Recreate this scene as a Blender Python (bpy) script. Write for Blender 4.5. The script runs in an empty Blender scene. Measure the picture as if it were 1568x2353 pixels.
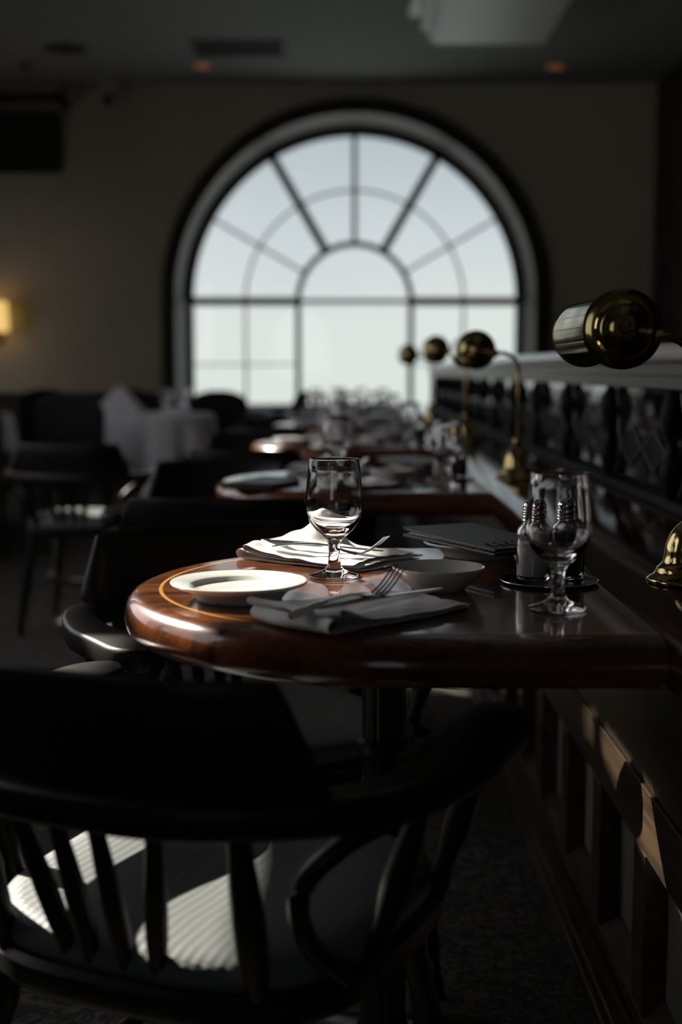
import bpy, bmesh, math, random
from math import pi, sin, cos, radians as R
from mathutils import Vector, Matrix
random.seed(7)
S = bpy.context.scene
COL = S.collection

# ------------------------------------------------------------------ camera
cam_d = bpy.data.cameras.new('camera')
cam = bpy.data.objects.new('camera', cam_d); COL.objects.link(cam)
cam.location = (0, 0, 1.036)
cam.rotation_euler = (R(90) - math.atan(326.5/3000), 0, 0.002)
cam_d.sensor_fit = 'VERTICAL'; cam_d.sensor_height = 36; cam_d.lens = 45.9
cam_d.clip_start = 0.05; cam_d.clip_end = 200
cam_d.dof.use_dof = True; cam_d.dof.focus_distance = 1.80; cam_d.dof.aperture_fstop = 2.4
S.camera = cam

# ------------------------------------------------------------------ world
w = bpy.data.worlds.new('hazy_sky'); S.world = w; w.use_nodes = True
nt = w.node_tree; nt.nodes.clear()
wo = nt.nodes.new('ShaderNodeOutputWorld'); bg = nt.nodes.new('ShaderNodeBackground')
tc = nt.nodes.new('ShaderNodeTexCoord'); sx = nt.nodes.new('ShaderNodeSeparateXYZ')
rp = nt.nodes.new('ShaderNodeValToRGB')
nz = nt.nodes.new('ShaderNodeTexNoise'); nz.inputs['Scale'].default_value = 5
ma = nt.nodes.new('ShaderNodeMath'); ma.operation = 'MULTIPLY_ADD'; ma.inputs[1].default_value = .09
cr = rp.color_ramp
cr.elements[0].position = 0.0; cr.elements[0].color = (.76, .81, .76, 1)
cr.elements[1].position = 1.0; cr.elements[1].color = (.9, .95, 1.2, 1)
for p, c in ((.09, (.76, .80, .78)), (.15, (.66, .71, .74)), (.26, (.42, .49, .54)), (.40, (.85, .88, 1.12))):
    e = cr.elements.new(p); e.color = (*c, 1)
nt.links.new(tc.outputs['Generated'], sx.inputs[0]); nt.links.new(tc.outputs['Generated'], nz.inputs['Vector'])
nt.links.new(nz.outputs['Fac'], ma.inputs[0]); nt.links.new(sx.outputs['Z'], ma.inputs[2])
nt.links.new(ma.outputs[0], rp.inputs[0]); nt.links.new(rp.outputs[0], bg.inputs[0])
bg.inputs[1].default_value = 1.07
nt.links.new(bg.outputs[0], wo.inputs[0])

# ------------------------------------------------------------------ sun: from beyond and left, 33 deg up
SUN = Vector((-.64, .54, .545)).normalized()
sd = bpy.data.lights.new('sun', 'SUN'); sd.energy = 14; sd.angle = R(.55); sd.color = (1, .93, .80)
so = bpy.data.objects.new('sun', sd); COL.objects.link(so); so.location = (-6, 8, 8)
so.rotation_euler = SUN.to_track_quat('Z', 'Y').to_euler()

S.view_settings.view_transform = 'Standard'; S.view_settings.look = 'None'
S.view_settings.exposure = 0.0; S.view_settings.gamma = 1; S.view_settings.use_curve_mapping = False

# ------------------------------------------------------------------ materials
def mat(name, col=(.5, .5, .5), rough=.5, metal=0, **kw):
    m = bpy.data.materials.new(name); m.use_nodes = True
    b = m.node_tree.nodes['Principled BSDF']
    b.inputs['Base Color'].default_value = (*col, 1)
    b.inputs['Roughness'].default_value = rough; b.inputs['Metallic'].default_value = metal
    for k, v in kw.items():
        b.inputs[k.replace('_', ' ')].default_value = v
    return m
def nodes(m): return m.node_tree, m.node_tree.nodes['Principled BSDF']
def tex(m, kind='Noise', scale=10, vec=(1, 1, 1), detail=4, rot=(0, 0, 0), coord='Object'):
    t = m.node_tree; c = t.nodes.new('ShaderNodeTexCoord'); mp = t.nodes.new('ShaderNodeMapping')
    mp.inputs['Scale'].default_value = vec; mp.inputs['Rotation'].default_value = rot
    n = t.nodes.new('ShaderNodeTex' + kind); n.inputs['Scale'].default_value = scale
    if kind == 'Noise': n.inputs['Detail'].default_value = detail
    t.links.new(c.outputs[coord], mp.inputs[0]); t.links.new(mp.outputs[0], n.inputs['Vector'])
    return n
def ramp(m, src, stops, to='Base Color'):
    t, b = nodes(m); r = t.nodes.new('ShaderNodeValToRGB'); e = r.color_ramp.elements
    e[0].position = stops[0][0]; e[0].color = (*stops[0][1], 1)
    e[1].position = stops[-1][0]; e[1].color = (*stops[-1][1], 1)
    for p, c in stops[1:-1]: x = e.new(p); x.color = (*c, 1)
    t.links.new(src, r.inputs[0])
    if to: t.links.new(r.outputs[0], b.inputs[to])
    return r
def bump(m, src, strength=.2, dist=.001):
    t, b = nodes(m); n = t.nodes.new('ShaderNodeBump')
    n.inputs['Strength'].default_value = strength; n.inputs['Distance'].default_value = dist
    t.links.new(src, n.inputs['Height']); t.links.new(n.outputs[0], b.inputs['Normal']); return n

def wood(name, dark, light, rough=.3, coat=.0, grain=(3, 40, 40), dust=0, cr_=.04):
    m = mat(name, light, rough, Coat_Weight=coat, Coat_Roughness=cr_, Coat_IOR=1.38, Specular_IOR_Level=.3)
    t, b = nodes(m)
    n = tex(m, 'Noise', 1, grain, 6); n.inputs['Distortion'].default_value = 1.2
    mid = tuple((a + c) / 2 for a, c in zip(dark, light))
    r = ramp(m, n.outputs['Fac'], [(.3, dark), (.5, mid), (.72, light)])
    if dust:
        v = tex(m, 'Voronoi', 520); v.inputs['Randomness'].default_value = 1
        n2 = tex(m, 'Noise', 9, detail=2)
        lt = t.nodes.new('ShaderNodeMath'); lt.operation = 'LESS_THAN'; lt.inputs[1].default_value = .16
        t.links.new(v.outputs['Distance'], lt.inputs[0])
        v3 = tex(m, 'Noise', 90, detail=1)
        g = t.nodes.new('ShaderNodeMath'); g.operation = 'GREATER_THAN'; g.inputs[1].default_value = .56
        t.links.new(v3.outputs['Fac'], g.inputs[0])
        mu = t.nodes.new('ShaderNodeMath'); mu.operation = 'MULTIPLY'
        t.links.new(lt.outputs[0], mu.inputs[0]); t.links.new(g.outputs[0], mu.inputs[1])
        mu2 = t.nodes.new('ShaderNodeMath'); mu2.operation = 'MULTIPLY'; mu2.inputs[1].default_value = dust
        t.links.new(mu.outputs[0], mu2.inputs[0])
        mx = t.nodes.new('ShaderNodeMix'); mx.data_type = 'RGBA'
        t.links.new(mu2.outputs[0], mx.inputs[0]); t.links.new(r.outputs[0], mx.inputs[6])
        mx.inputs[7].default_value = (.7, .62, .5, 1); t.links.new(mx.outputs[2], b.inputs['Base Color'])
    return m

M = {}
M['table'] = wood('mahogany_varnish', (.016, .004, .0015), (.20, .053, .011), .25, .85, (4, 26, 10), .7, .05)
M['inlay'] = mat('inlay_wood', (.62, .30, .06), .35, Coat_Weight=1, Coat_Roughness=.05)
M['ledge'] = wood('dark_varnished_wood', (.012, .005, .003), (.045, .016, .007), .08, 0, (26, 3, 20), 0, .03); M['ledge'].node_tree.nodes['Principled BSDF'].inputs['IOR'].default_value = 1.25
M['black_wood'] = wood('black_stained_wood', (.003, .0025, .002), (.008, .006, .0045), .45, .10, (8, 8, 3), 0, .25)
M['rail'] = wood('worn_brown_wood', (.018, .011, .006), (.085, .056, .031), .38, .3, (30, 2.5, 30), 0, .15)
M['panel'] = mat('pale_panel', (.17, .17, .14), .6)
_n = tex(M['panel'], 'Noise', 60, (1, 1, .4), 3); bump(M['panel'], _n.outputs['Fac'], .6, .002)
M['apron'] = mat('scuffed_wood', (.1, .06, .03), .42, Coat_Weight=.4, Coat_Roughness=.3)
_n = tex(M['apron'], 'Noise', 2.2, (4, 1, 3), 6); ramp(M['apron'], _n.outputs['Fac'], [(.3, (.03, .019, .010)), (.75, (.13, .092, .052))])
_n = tex(M['apron'], 'Noise', 70, (1, .2, 1), 4); bump(M['apron'], _n.outputs['Fac'], .25, .001)

M['vinyl'] = mat('woven_vinyl', (.14, .15, .15), .5, Specular_IOR_Level=.35)
_t, _b = nodes(M['vinyl'])
_w1 = tex(M['vinyl'], 'Wave', 26, (1, 1, 1)); _w1.bands_direction = 'X'; _w1.inputs['Distortion'].default_value = .4
_w2 = tex(M['vinyl'], 'Wave', 60, (1, 1, 1)); _w2.bands_direction = 'Y'; _w2.inputs['Distortion'].default_value = 1.0
_a = _t.nodes.new('ShaderNodeMath'); _a.operation = 'MULTIPLY'
_t.links.new(_w1.outputs['Fac'], _a.inputs[0]); _t.links.new(_w2.outputs['Fac'], _a.inputs[1])
bump(M['vinyl'], _a.outputs[0], .45, .0014)

M['china'] = mat('white_china', (.80, .79, .75), .12, Coat_Weight=.6, Coat_Roughness=.03)
M['steel'] = mat('polished_steel', (.62, .62, .60), .13, 1)
_n = tex(M['steel'], 'Noise', 260, detail=2); bump(M['steel'], _n.outputs['Fac'], .05, .0004)
M['chrome'] = mat('chrome', (.75, .75, .75), .06, 1)
M['brass'] = mat('aged_brass', (.44, .32, .11), .2, 1)
_n = tex(M['brass'], 'Noise', 30, detail=5); ramp(M['brass'], _n.outputs['Fac'], [(.3, (.33, .26, .10)), (.7, (.50, .41, .19))])
ramp(M['brass'], tex(M['brass'], 'Noise', 14, detail=4).outputs['Fac'], [(.3, (.07,)*3), (.8, (.20,)*3)], 'Roughness')
M['brass_in'] = mat('dark_lamp_interior', (.015, .012, .008), .6)
M['glass'] = mat('clear_glass', (1, 1, 1), .0, Transmission_Weight=1, IOR=1.5)
M['cloth'] = mat('white_linen', (.86, .85, .84), .85, Sheen_Weight=.3)
_w = tex(M['cloth'], 'Noise', 500, detail=2); bump(M['cloth'], _w.outputs['Fac'], .25, .0004)
M['leather'] = mat('black_green_leather', (.016, .024, .022), .40)
_v = tex(M['leather'], 'Voronoi', 900); bump(M['leather'], _v.outputs['Distance'], .25, .0003)
M['paper'] = mat('paper', (.55, .53, .46), .8)
M['tray'] = mat('black_lacquer', (.008, .008, .008), .12)
M['salt'] = mat('salt', (.75, .74, .70), .9)
M['pepper'] = mat('pepper', (.035, .026, .018), .9)
_n = tex(M['pepper'], 'Noise', 700); ramp(M['pepper'], _n.outputs['Fac'], [(.35, (.01, .008, .006)), (.7, (.14, .10, .07))])
M['mirror'] = mat('dark_mirror_glass', (.008, .009, .009), .015, IOR=1.62)
M['iron'] = mat('black_iron', (.006, .006, .006), .6, Specular_IOR_Level=.15)
M['lead'] = mat('grey_lead_came', (.16, .16, .16), .4, .5)
M['cap'] = mat('pale_painted_cap', (.42, .42, .37), .3, Coat_Weight=1, Coat_Roughness=.12)
_n = tex(M['cap'], 'Noise', 2, (6, .8, 6), 4); ramp(M['cap'], _n.outputs['Fac'], [(.3, (.38, .38, .33)), (.75, (.62, .62, .56))])
M['grey_rail'] = mat('grey_metal_rail', (.05, .05, .05), .35, .5)
M['wall'] = mat('olive_plaster', (.40, .38, .27), .85)
_n = tex(M['wall'], 'Noise', 1.5, detail=4); ramp(M['wall'], _n.outputs['Fac'], [(.3, (.36, .33, .245)), (.7, (.41, .375, .28))])
bump(M['wall'], tex(M['wall'], 'Noise', 80).outputs['Fac'], .1, .002)
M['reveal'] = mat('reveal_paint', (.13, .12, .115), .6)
M['darkwall'] = wood('dark_wall_panelling', (.01, .007, .004), (.04, .027, .014), .5, 0, (20, 20, 2))
M['ceil'] = mat('ceiling_paint', (.20, .21, .20), .8)
bump(M['ceil'], tex(M['ceil'], 'Noise', 60).outputs['Fac'], .15, .003)
M['soffit'] = mat('pale_soffit', (.62, .64, .60), .4)
M['frame'] = mat('green_black_frame', (.010, .026, .026), .4)
M['muntin'] = mat('thin_grey_muntin', (.42, .47, .47), .6)
M['casing'] = wood('dark_casing', (.010, .007, .004), (.035, .022, .012), .45, 0, (10, 10, 10))
M['carpet'] = mat('patterned_carpet', (.03, .03, .025), 1)
_t, _b = nodes(M['carpet'])
_n = tex(M['carpet'], 'Noise', 26, detail=5); _n.inputs['Distortion'].default_value = 2.5
ramp(M['carpet'], _n.outputs['Fac'], [(.42, (.012, .017, .018)), (.5, (.018, .023, .022)), (.56, (.085, .070, .045))])
bump(M['carpet'], tex(M['carpet'], 'Noise', 600).outputs['Fac'], .6, .004)
M['black'] = mat('matt_black', (.012, .012, .012), .6)
M['picture'] = mat('dark_picture', (.02, .02, .015), .35)
_n = tex(M['picture'], 'Noise', 9, detail=5); ramp(M['picture'], _n.outputs['Fac'], [(.4, (.008, .009, .005)), (.62, (.03, .03, .018)), (.75, (.16, .12, .08))])
M['upholstery'] = mat('black_upholstery', (.008, .008, .009), .7)
def emis(name, col, s):
    m = mat(name, col, .6); b = m.node_tree.nodes['Principled BSDF']
    b.inputs['Emission Color'].default_value = (*col, 1); b.inputs['Emission Strength'].default_value = s; return m
M['light_sheet'] = bpy.data.materials.new('translucent_light_sheet'); M['light_sheet'].use_nodes = True  # for the added unseen sheets that pass sunlight on as soft fill
_t = M['light_sheet'].node_tree; _t.nodes.clear()
_o = _t.nodes.new('ShaderNodeOutputMaterial'); _mx = _t.nodes.new('ShaderNodeMixShader'); _mx.inputs[0].default_value = .8
_d = _t.nodes.new('ShaderNodeBsdfDiffuse'); _d.inputs[0].default_value = (.6, .6, .55, 1)
_l = _t.nodes.new('ShaderNodeBsdfTranslucent'); _l.inputs[0].default_value = (.84, .83, .88, 1)
_t.links.new(_d.outputs[0], _mx.inputs[1]); _t.links.new(_l.outputs[0], _mx.inputs[2]); _t.links.new(_mx.outputs[0], _o.inputs[0])
M['shade_lit'] = emis('lit_lamp_shade', (.90, .60, .19), .95)
M['downlight'] = emis('dim_downlight', (.8, .26, .10), .14)
M['pane'] = bpy.data.materials.new('window_pane_glass'); M['pane'].use_nodes = True
_t = M['pane'].node_tree; _t.nodes.clear()
_o = _t.nodes.new('ShaderNodeOutputMaterial'); _mx = _t.nodes.new('ShaderNodeMixShader')
_tr = _t.nodes.new('ShaderNodeBsdfTransparent'); _tr.inputs[0].default_value = (.94, .96, .95, 1)
_gl = _t.nodes.new('ShaderNodeBsdfGlossy'); _gl.inputs['Roughness'].default_value = .02
_mx.inputs[0].default_value = .06
_t.links.new(_tr.outputs[0], _mx.inputs[1]); _t.links.new(_gl.outputs[0], _mx.inputs[2]); _t.links.new(_mx.outputs[0], _o.inputs[0])

# ------------------------------------------------------------------ mesh helpers
class MB:
    def __init__(s): s.v = []; s.f = []; s.mi = []
    def add(s, vs, fs, m=0):
        k = len(s.v); s.v += [tuple(v) for v in vs]
        for f in fs: s.f.append([i + k for i in f]); s.mi.append(m)
        return s
    def box(s, lo, hi, m=0):
        x0, y0, z0 = lo; x1, y1, z1 = hi
        return s.add([(x0,y0,z0),(x1,y0,z0),(x1,y1,z0),(x0,y1,z0),(x0,y0,z1),(x1,y0,z1),(x1,y1,z1),(x0,y1,z1)],
            [(0,3,2,1),(4,5,6,7),(0,1,5,4),(1,2,6,5),(2,3,7,6),(3,0,4,7)], m)
    def lathe(s, prof, n=48, c=(0,0,0), axis='Z', m=0, close=False):
        # prof: (r, z). axis Z up or Y (z runs along +Y)
        rings = []
        for r, z in prof:
            ring = []
            if r < 1e-6: rings.append([(0, 0, z)]); continue
            for i in range(n):
                a = 2*pi*i/n; ring.append((r*cos(a), r*sin(a), z))
            rings.append(ring)
        vs = []; idx = []
        for rg in rings:
            idx.append(list(range(len(vs), len(vs)+len(rg))))
            for (x, y, z) in rg:
                if axis == 'Y': x, y, z = x, z, y
                if axis == 'X': x, y, z = z, x, y
                vs.append((x+c[0], y+c[1], z+c[2]))
        fs = []
        pairs = list(zip(idx, idx[1:]))
        if close: pairs.append((idx[-1], idx[0]))
        for A, B in pairs:
            if len(A) == 1 and len(B) == 1: continue
            for i in range(n):
                j = (i+1) % n
                if len(A) == 1: fs.append((A[0], B[i], B[j]))
                elif len(B) == 1: fs.append((A[i], A[j], B[0]))
                else: fs.append((A[i], A[j], B[j], B[i]))
        if not close:
            if len(idx[0]) > 1: fs.append(idx[0][::-1])
            if len(idx[-1]) > 1: fs.append(idx[-1])
        return s.add(vs, fs, m)
    def tube(s, pts, rad, n=12, m=0, flat=None):
        # sweep; rad float or list; flat=(a,b) elliptical multipliers (side, up)
        P = [Vector(p) for p in pts]; k = len(P)
        rad = rad if isinstance(rad, (list, tuple)) else [rad]*k
        vs = []
        for i, p in enumerate(P):
            t = (P[min(i+1, k-1)] - P[max(i-1, 0)]).normalized()
            up = Vector((0, 0, 1)) if abs(t.z) < .95 else Vector((0, 1, 0))
            a = t.cross(up).normalized(); b = a.cross(t).normalized()
            fa, fb = flat if flat else (1, 1)
            for j in range(n):
                th = 2*pi*j/n
                vs.append(p + a*(cos(th)*rad[i]*fa) + b*(sin(th)*rad[i]*fb))
        fs = []
        for i in range(k-1):
            for j in range(n):
                j2 = (j+1) % n
                fs.append((i*n+j, i*n+j2, (i+1)*n+j2, (i+1)*n+j))
        fs.append(list(range(n))[::-1]); fs.append([(k-1)*n+j for j in range(n)])
        return s.add(vs, fs, m)
    def sweep_rect(s, pts, hw, z0, z1, m=0, rnd=.25):
        # horizontal band following plan pts; hw half width list, z0/z1 lists (bottom, top), edges chamfered
        P = [Vector((p[0], p[1], 0)) for p in pts]; k = len(P); vs = []
        for i in range(k):
            t = (P[min(i+1, k-1)] - P[max(i-1, 0)]).normalized(); a = Vector((t.y, -t.x, 0))
            h = hw[i]; lo = z0[i]; hi = z1[i]; c = min(h, (hi-lo)/2)*rnd*1.2
            sec = [(-h, lo+c), (-h+c*.3, lo+c*.3), (-h+c, lo), (h-c, lo), (h-c*.3, lo+c*.3), (h, lo+c),
                   (h, hi-c), (h-c*.3, hi-c*.3), (h-c, hi), (-h+c, hi), (-h+c*.3, hi-c*.3), (-h, hi-c)]
            for u, z in sec: vs.append((P[i].x + a.x*u, P[i].y + a.y*u, z))
        n = 12; fs = []
        for i in range(k-1):
            for j in range(n):
                j2 = (j+1) % n; fs.append((i*n+j, i*n+j2, (i+1)*n+j2, (i+1)*n+j))
        fs.append(list(range(n))[::-1]); fs.append([(k-1)*n+j for j in range(n)])
        return s.add(vs, fs, m)
    def build(s, name, mats, parent=None, ang=35, bevel=0, subsurf=0, solid=0, smooth=True):
        me = bpy.data.meshes.new(name); me.from_pydata([tuple(v) for v in s.v], [], s.f)
        for m in (mats if isinstance(mats, (list, tuple)) else [mats]): me.materials.append(m)
        for p, mi in zip(me.polygons, s.mi): p.material_index = mi
        bm = bmesh.new(); bm.from_mesh(me); bmesh.ops.remove_doubles(bm, verts=bm.verts, dist=1e-6)
        bmesh.ops.recalc_face_normals(bm, faces=bm.faces); bm.to_mesh(me); bm.free()
        if smooth:
            me.shade_smooth()
            if ang < 179: me.set_sharp_from_angle(angle=R(ang))
        o = bpy.data.objects.new(name, me); COL.objects.link(o)
        if parent: o.parent = parent
        if solid:
            q = o.modifiers.new('solid', 'SOLIDIFY'); q.thickness = solid; q.offset = 1
        if bevel:
            q = o.modifiers.new('bevel', 'BEVEL'); q.width = bevel; q.segments = 3; q.limit_method = 'ANGLE'; q.harden_normals = False
        if subsurf:
            q = o.modifiers.new('sub', 'SUBSURF'); q.levels = subsurf; q.render_levels = subsurf
        return o

def tag(o, label=None, cat=None, group=None, kind=None):
    if label: o['label'] = label
    if cat: o['category'] = cat
    if group: o['group'] = group
    if kind: o['kind'] = kind
    return o
def thing(name, label, cat, loc=(0,0,0), rz=0, group=None):
    o = bpy.data.objects.new(name, None); COL.objects.link(o); o.location = loc; o.rotation_euler = (0, 0, rz)
    return tag(o, label, cat, group)
def struct(name, mb, m, **k):
    return tag(mb.build(name, m, **k), kind='structure')
def dup(root, loc=None, rz=None, label=None, group=None):
    def rec(o, par):
        c = o.copy(); COL.objects.link(c); c.parent = par
        for ch in [x for x in list(root_kids[o.name])]: rec(ch, c)
        return c
    root_kids = {}
    def scan(o):
        root_kids[o.name] = [x for x in o.children]
        for x in o.children: scan(x)
    scan(root)
    c = rec(root, None)
    if loc is not None: c.location = loc
    if rz is not None: c.rotation_euler = (0, 0, rz)
    if label: c['label'] = label
    if group: c['group'] = group
    return c

# ================================================================== the room
CZ = 3.47; YB = 11.5; WZ = 1.66
def arch_wall(name, along, lo, hi, fixed, thick, arches, mats, top=CZ):
    """wall in plane (along 'X' or 'Y'); arches: (centre, radius, spring z, sill z). Slot 0 wall, slot 1 reveal."""
    mb = MB()
    def P(u, d, z): return (u, fixed+d, z) if along == 'X' else (fixed+d, u, z)
    cuts = [lo]
    for c, r, zs, sl in arches: cuts += [c-r, c+r]
    cuts.append(hi)
    for i in range(0, len(cuts), 2):
        a, b = cuts[i], cuts[i+1]
        for d in (0, thick): mb.add([P(a,d,0), P(b,d,0), P(b,d,top), P(a,d,top)], [(0,1,2,3)])
    N = 64
    for c, r, zs, sl in arches:
        pts = [(c - r*cos(pi*i/N), zs + r*sin(pi*i/N)) for i in range(N+1)]
        for (u0, z0), (u1, z1) in zip(pts, pts[1:]):
            for d in (0, thick):
                mb.add([P(u0,d,z0), P(u1,d,z1), P(u1,d,top), P(u0,d,top)], [(0,1,2,3)])
                mb.add([P(u0,d,0), P(u1,d,0), P(u1,d,sl), P(u0,d,sl)], [(0,1,2,3)])
            mb.add([P(u0,0,z0), P(u1,0,z1), P(u1,thick,z1), P(u0,thick,z0)], [(0,1,2,3)], 1)
        for u in (c-r, c+r): mb.add([P(u,0,sl), P(u,thick,sl), P(u,thick,zs), P(u,0,zs)], [(0,1,2,3)], 1)
        mb.add([P(c-r,0,sl), P(c+r,0,sl), P(c+r,thick,sl), P(c-r,thick,sl)], [(0,1,2,3)], 1)
    for u in (lo, hi): mb.add([P(u,0,0), P(u,thick,0), P(u,thick,top), P(u,0,top)], [(0,1,2,3)])
    mb.add([P(lo,0,top), P(hi,0,top), P(hi,thick,top), P(lo,thick,top)], [(0,1,2,3)])
    return struct(name, mb, mats, smooth=False)

WC, WR = 0.10, 1.56          # arched window centre, radius
struct('floor', MB().box((-4, -3.2, -.05), (2.9, 12.3, 0)), M['carpet'])
struct('ceiling', MB().box((-2.44, -3.4, CZ), (2.9, 8.16, CZ+.1)).box((-3.94, 8.16, CZ), (2.9, 12.2, CZ+.1)), M['ceil'])
arch_wall('wall_back', 'X', -3.8, 2.88, YB, .7, [(WC, WR, WZ, .66)], [M['wall'], M['reveal']])
arch_wall('wall_left', 'Y', -3.2, 8.3, -2.3, -.14, [(1.98, .68, 1.95, 1.2), (4.25, 1.53, 1.42, .95), (7.10, .85, 1.85, .95)], [M['wall'], M['reveal']])  # first opening added for fill; the others shaped to steer the sun patches
struct('wall_left_return', MB().box((-3.8, 8.16, 0), (-2.44, 8.3, CZ)), M['wall'])
arch_wall('wall_left_far', 'Y', 8.3, 11.5, -3.8, -.14, [(10.35, .62, 1.25, .85)], [M['wall'], M['reveal']])  # unseen opening added to light the back wall
# unseen sheets added in the left openings: mask the sun and glow as fill
def light_sheet(name, x, c, r, zs, sl, bars=()):
    b = MB(); N = 48
    pts = [(c - r*cos(pi*i/N), zs + r*sin(pi*i/N)) for i in range(N+1)] + [(c+r, sl-.03), (c-r, sl-.03)]
    b.add([(x, y, z) for y, z in pts] + [(x-.004, y, z) for y, z in pts], [list(range(len(pts))), [len(pts)+i for i in range(len(pts))][::-1]])
    o = struct(name, b, M['light_sheet'], smooth=False)
    if bars:
        b = MB()
        for a, r0, r1, wd in bars:
            ca, sa = cos(R(a)), sin(R(a)); py, pz = -sa*wd/2, ca*wd/2; vs = []
            for xx in (x-.03, x-.07):
                for q, t in ((r0, -1), (r1, -1), (r1, 1), (r0, 1)): vs.append((xx, c+q*ca+py*t, zs+q*sa+pz*t))
            b.add(vs, [(0,1,2,3), (7,6,5,4), (0,4,5,1), (1,5,6,2), (2,6,7,3), (3,7,4,0)])
        b.build('sun_mask_bar', M['frame'], o)  # added bars, out of view, that cut the sun beam
    return o
w2 = light_sheet('light_sheet_2', -2.34, 4.62, 1.42, 1.34, .95, [(55, 1.2, 1.6, .16), (90, 1.2, 1.6, .05)])  # added sheet, shaped to bound the sun patches at the nearest table
MB().box((-2.41, 2.7, 2.42), (-2.36, 3.85, 2.52)).box((-2.41, 3.9, 2.85), (-2.36, 5.1, 3.0)).build('sun_block_bar', M['frame'], w2)  # bars added across the beam to keep sun off seat and wainscot
light_sheet('light_sheet_3', -2.34, 7.10, .50, 1.85, .95)  # added sheet: trims the sun reaching the third table and glows
light_sheet('light_sheet_5', -2.34, 1.98, .67, 1.95, 1.2)  # added glowing sheet, soft fill for the nearest table
light_sheet('light_sheet_4', -3.86, 10.35, .60, 1.25, .85)  # added glowing sheet to brighten the left of the back wall
struct('wall_right', MB().box((2.68, -3.2, 0), (2.88, 11.5, CZ)), M['darkwall'])
arch_wall('wall_rear', 'X', -2.44, 2.88, -3.2, -.2, [(-.9, .6, 1.7, .9)], [M['wall'], M['reveal']])
struct('wall_sun_block', MB().box((-2.9, 12.3, 0), (-2.6, 19, 9)), M['wall'])  # unseen wall added outside to keep sun out of the arched window
# dark wainscot of the back wall, with chair rail
b = MB().box((-3.8, 11.46, 0), (WC-WR-.12, 11.5, .80)).box((-3.8, 11.43, .80), (WC-WR-.12, 11.5, .84))
b.box((WC+WR+.12, 11.46, 0), (2.68, 11.5, .80)).box((WC+WR+.12, 11.43, .80), (2.68, 11.5, .84))
b.box((WC-WR-.12, 11.46, 0), (WC+WR+.12, 11.5, .60))
struct('trim_1', b, M['darkwall'], smooth=False)
# casing around arch
def ring_arc(mb, c, zc, r0, r1, y0, y1, a0=0, a1=pi, n=64, m=0):
    vs = []; 
    for i in range(n+1):
        a = a0 + (a1-a0)*i/n
        for r, y in ((r0, y0), (r1, y0), (r1, y1), (r0, y1)): vs.append((c + r*cos(a), y, zc + r*sin(a)))
    fs = []
    for i in range(n):
        for j in range(4): fs.append((i*4+j, i*4+(j+1)%4, i*4+4+(j+1)%4, i*4+4+j))
    fs += [(0,1,2,3), (n*4+3, n*4+2, n*4+1, n*4)]
    return mb.add(vs, fs, m)
b = MB(); ring_arc(b, WC, WZ, WR-.002, WR+.10, 11.44, 11.5); ring_arc(b, WC, WZ, WR+.06, WR+.12, 11.42, 11.46)
for s in (-1, 1):
    x0, x1 = sorted((WC+s*(WR-.002), WC+s*(WR+.10))); b.box((x0, 11.44, .0), (x1, 11.5, WZ))
    x0, x1 = sorted((WC+s*(WR+.06), WC+s*(WR+.12))); b.box((x0, 11.42, .0), (x1, 11.46, WZ))
struct('trim_2', b, M['casing'])
struct('trim_3', MB().box((WC-WR-.1, 11.38, .62), (WC+WR+.1, 11.50, .67)), M['casing'])

# window: heavy frame, thin muntins, panes
FY = 12.08; FR = 1.53
b = MB()
ring_arc(b, WC, WZ, FR-.055, WR+.02, FY, FY+.07)
def vbar(mb, x, z0, z1, wd, y=FY, d=.06): mb.box((x-wd/2, y, z0), (x+wd/2, y+d, z1))
def hbar(mb, x0, x1, z, wd, y=FY, d=.06): mb.box((x0, y, z-wd/2), (x1, y+d, z+wd/2))
def rbar(mb, a, r0, r1, wd, y=FY, d=.06):
    ca, sa = cos(a), sin(a); px, pz = -sa*wd/2, ca*wd/2; vs = []
    for yy in (y, y+d):
        for r, s in ((r0, -1), (r1, -1), (r1, 1), (r0, 1)): vs.append((WC+r*ca+px*s, yy, WZ+r*sa+pz*s))
    mb.add(vs, [(0,1,2,3), (7,6,5,4), (0,4,5,1), (1,5,6,2), (2,6,7,3), (3,7,4,0)])
for s in (-1, 1):
    vbar(b, WC+s*(FR-.02), .66, WZ, .07); vbar(b, WC+s*.517, .66, WZ, .050)
hbar(b, WC-FR, WC-.5, WZ, .075); hbar(b, WC+.5, WC+FR, WZ, .075); hbar(b, WC-.5, WC+.5, WZ, .04); hbar(b, WC-FR, WC+FR, .69, .06)
ring_arc(b, WC, WZ, .492, .542, FY, FY+.06, n=40)
for a in (60, 120): rbar(b, R(a), .52, FR, .078)
win = struct('window_1', b, M['frame'], ang=30)
b = MB(); y = FY+.08
ring_arc(b, WC, WZ, .995, 1.015, y, y+.02, n=48)
for a in (30, 90, 150): rbar(b, R(a), .54, FR-.03, .044 if a == 90 else .024, y, .02)
for s in (-1, 1): vbar(b, WC+s*1.005, .68, WZ, .022, y, .02)
for s in (-1, 1): hbar(b, *sorted((WC+s*.53, WC+s*(FR-.03))), 1.085, .014, y, .02)
b.build('muntin_grid', M['muntin'], win, ang=30)
b = MB(); N = 48
pts = [(WC + (WR)*cos(pi*i/N), WZ + WR*sin(pi*i/N)) for i in range(N+1)] + [(WC-WR, .67), (WC+WR, .67)]
b.add([(x, FY+.12, z) for x, z in pts], [list(range(len(pts)))])
b.build('window_pane', M['pane'], win, smooth=False)

# ceiling: pale dropped panel with stepped moulding
b = MB().box((.60, -3.2, 3.2), (1.34, 9.02, CZ)).box((.57, -3.2, 3.23), (.60, 9.05, CZ)).box((.52, -3.2, 3.30), (.57, 9.08, CZ)).box((.44, -3.2, 3.40), (.52, 9.12, CZ))
struct('ceiling_soffit', b, M['soffit'], bevel=.004)

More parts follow.
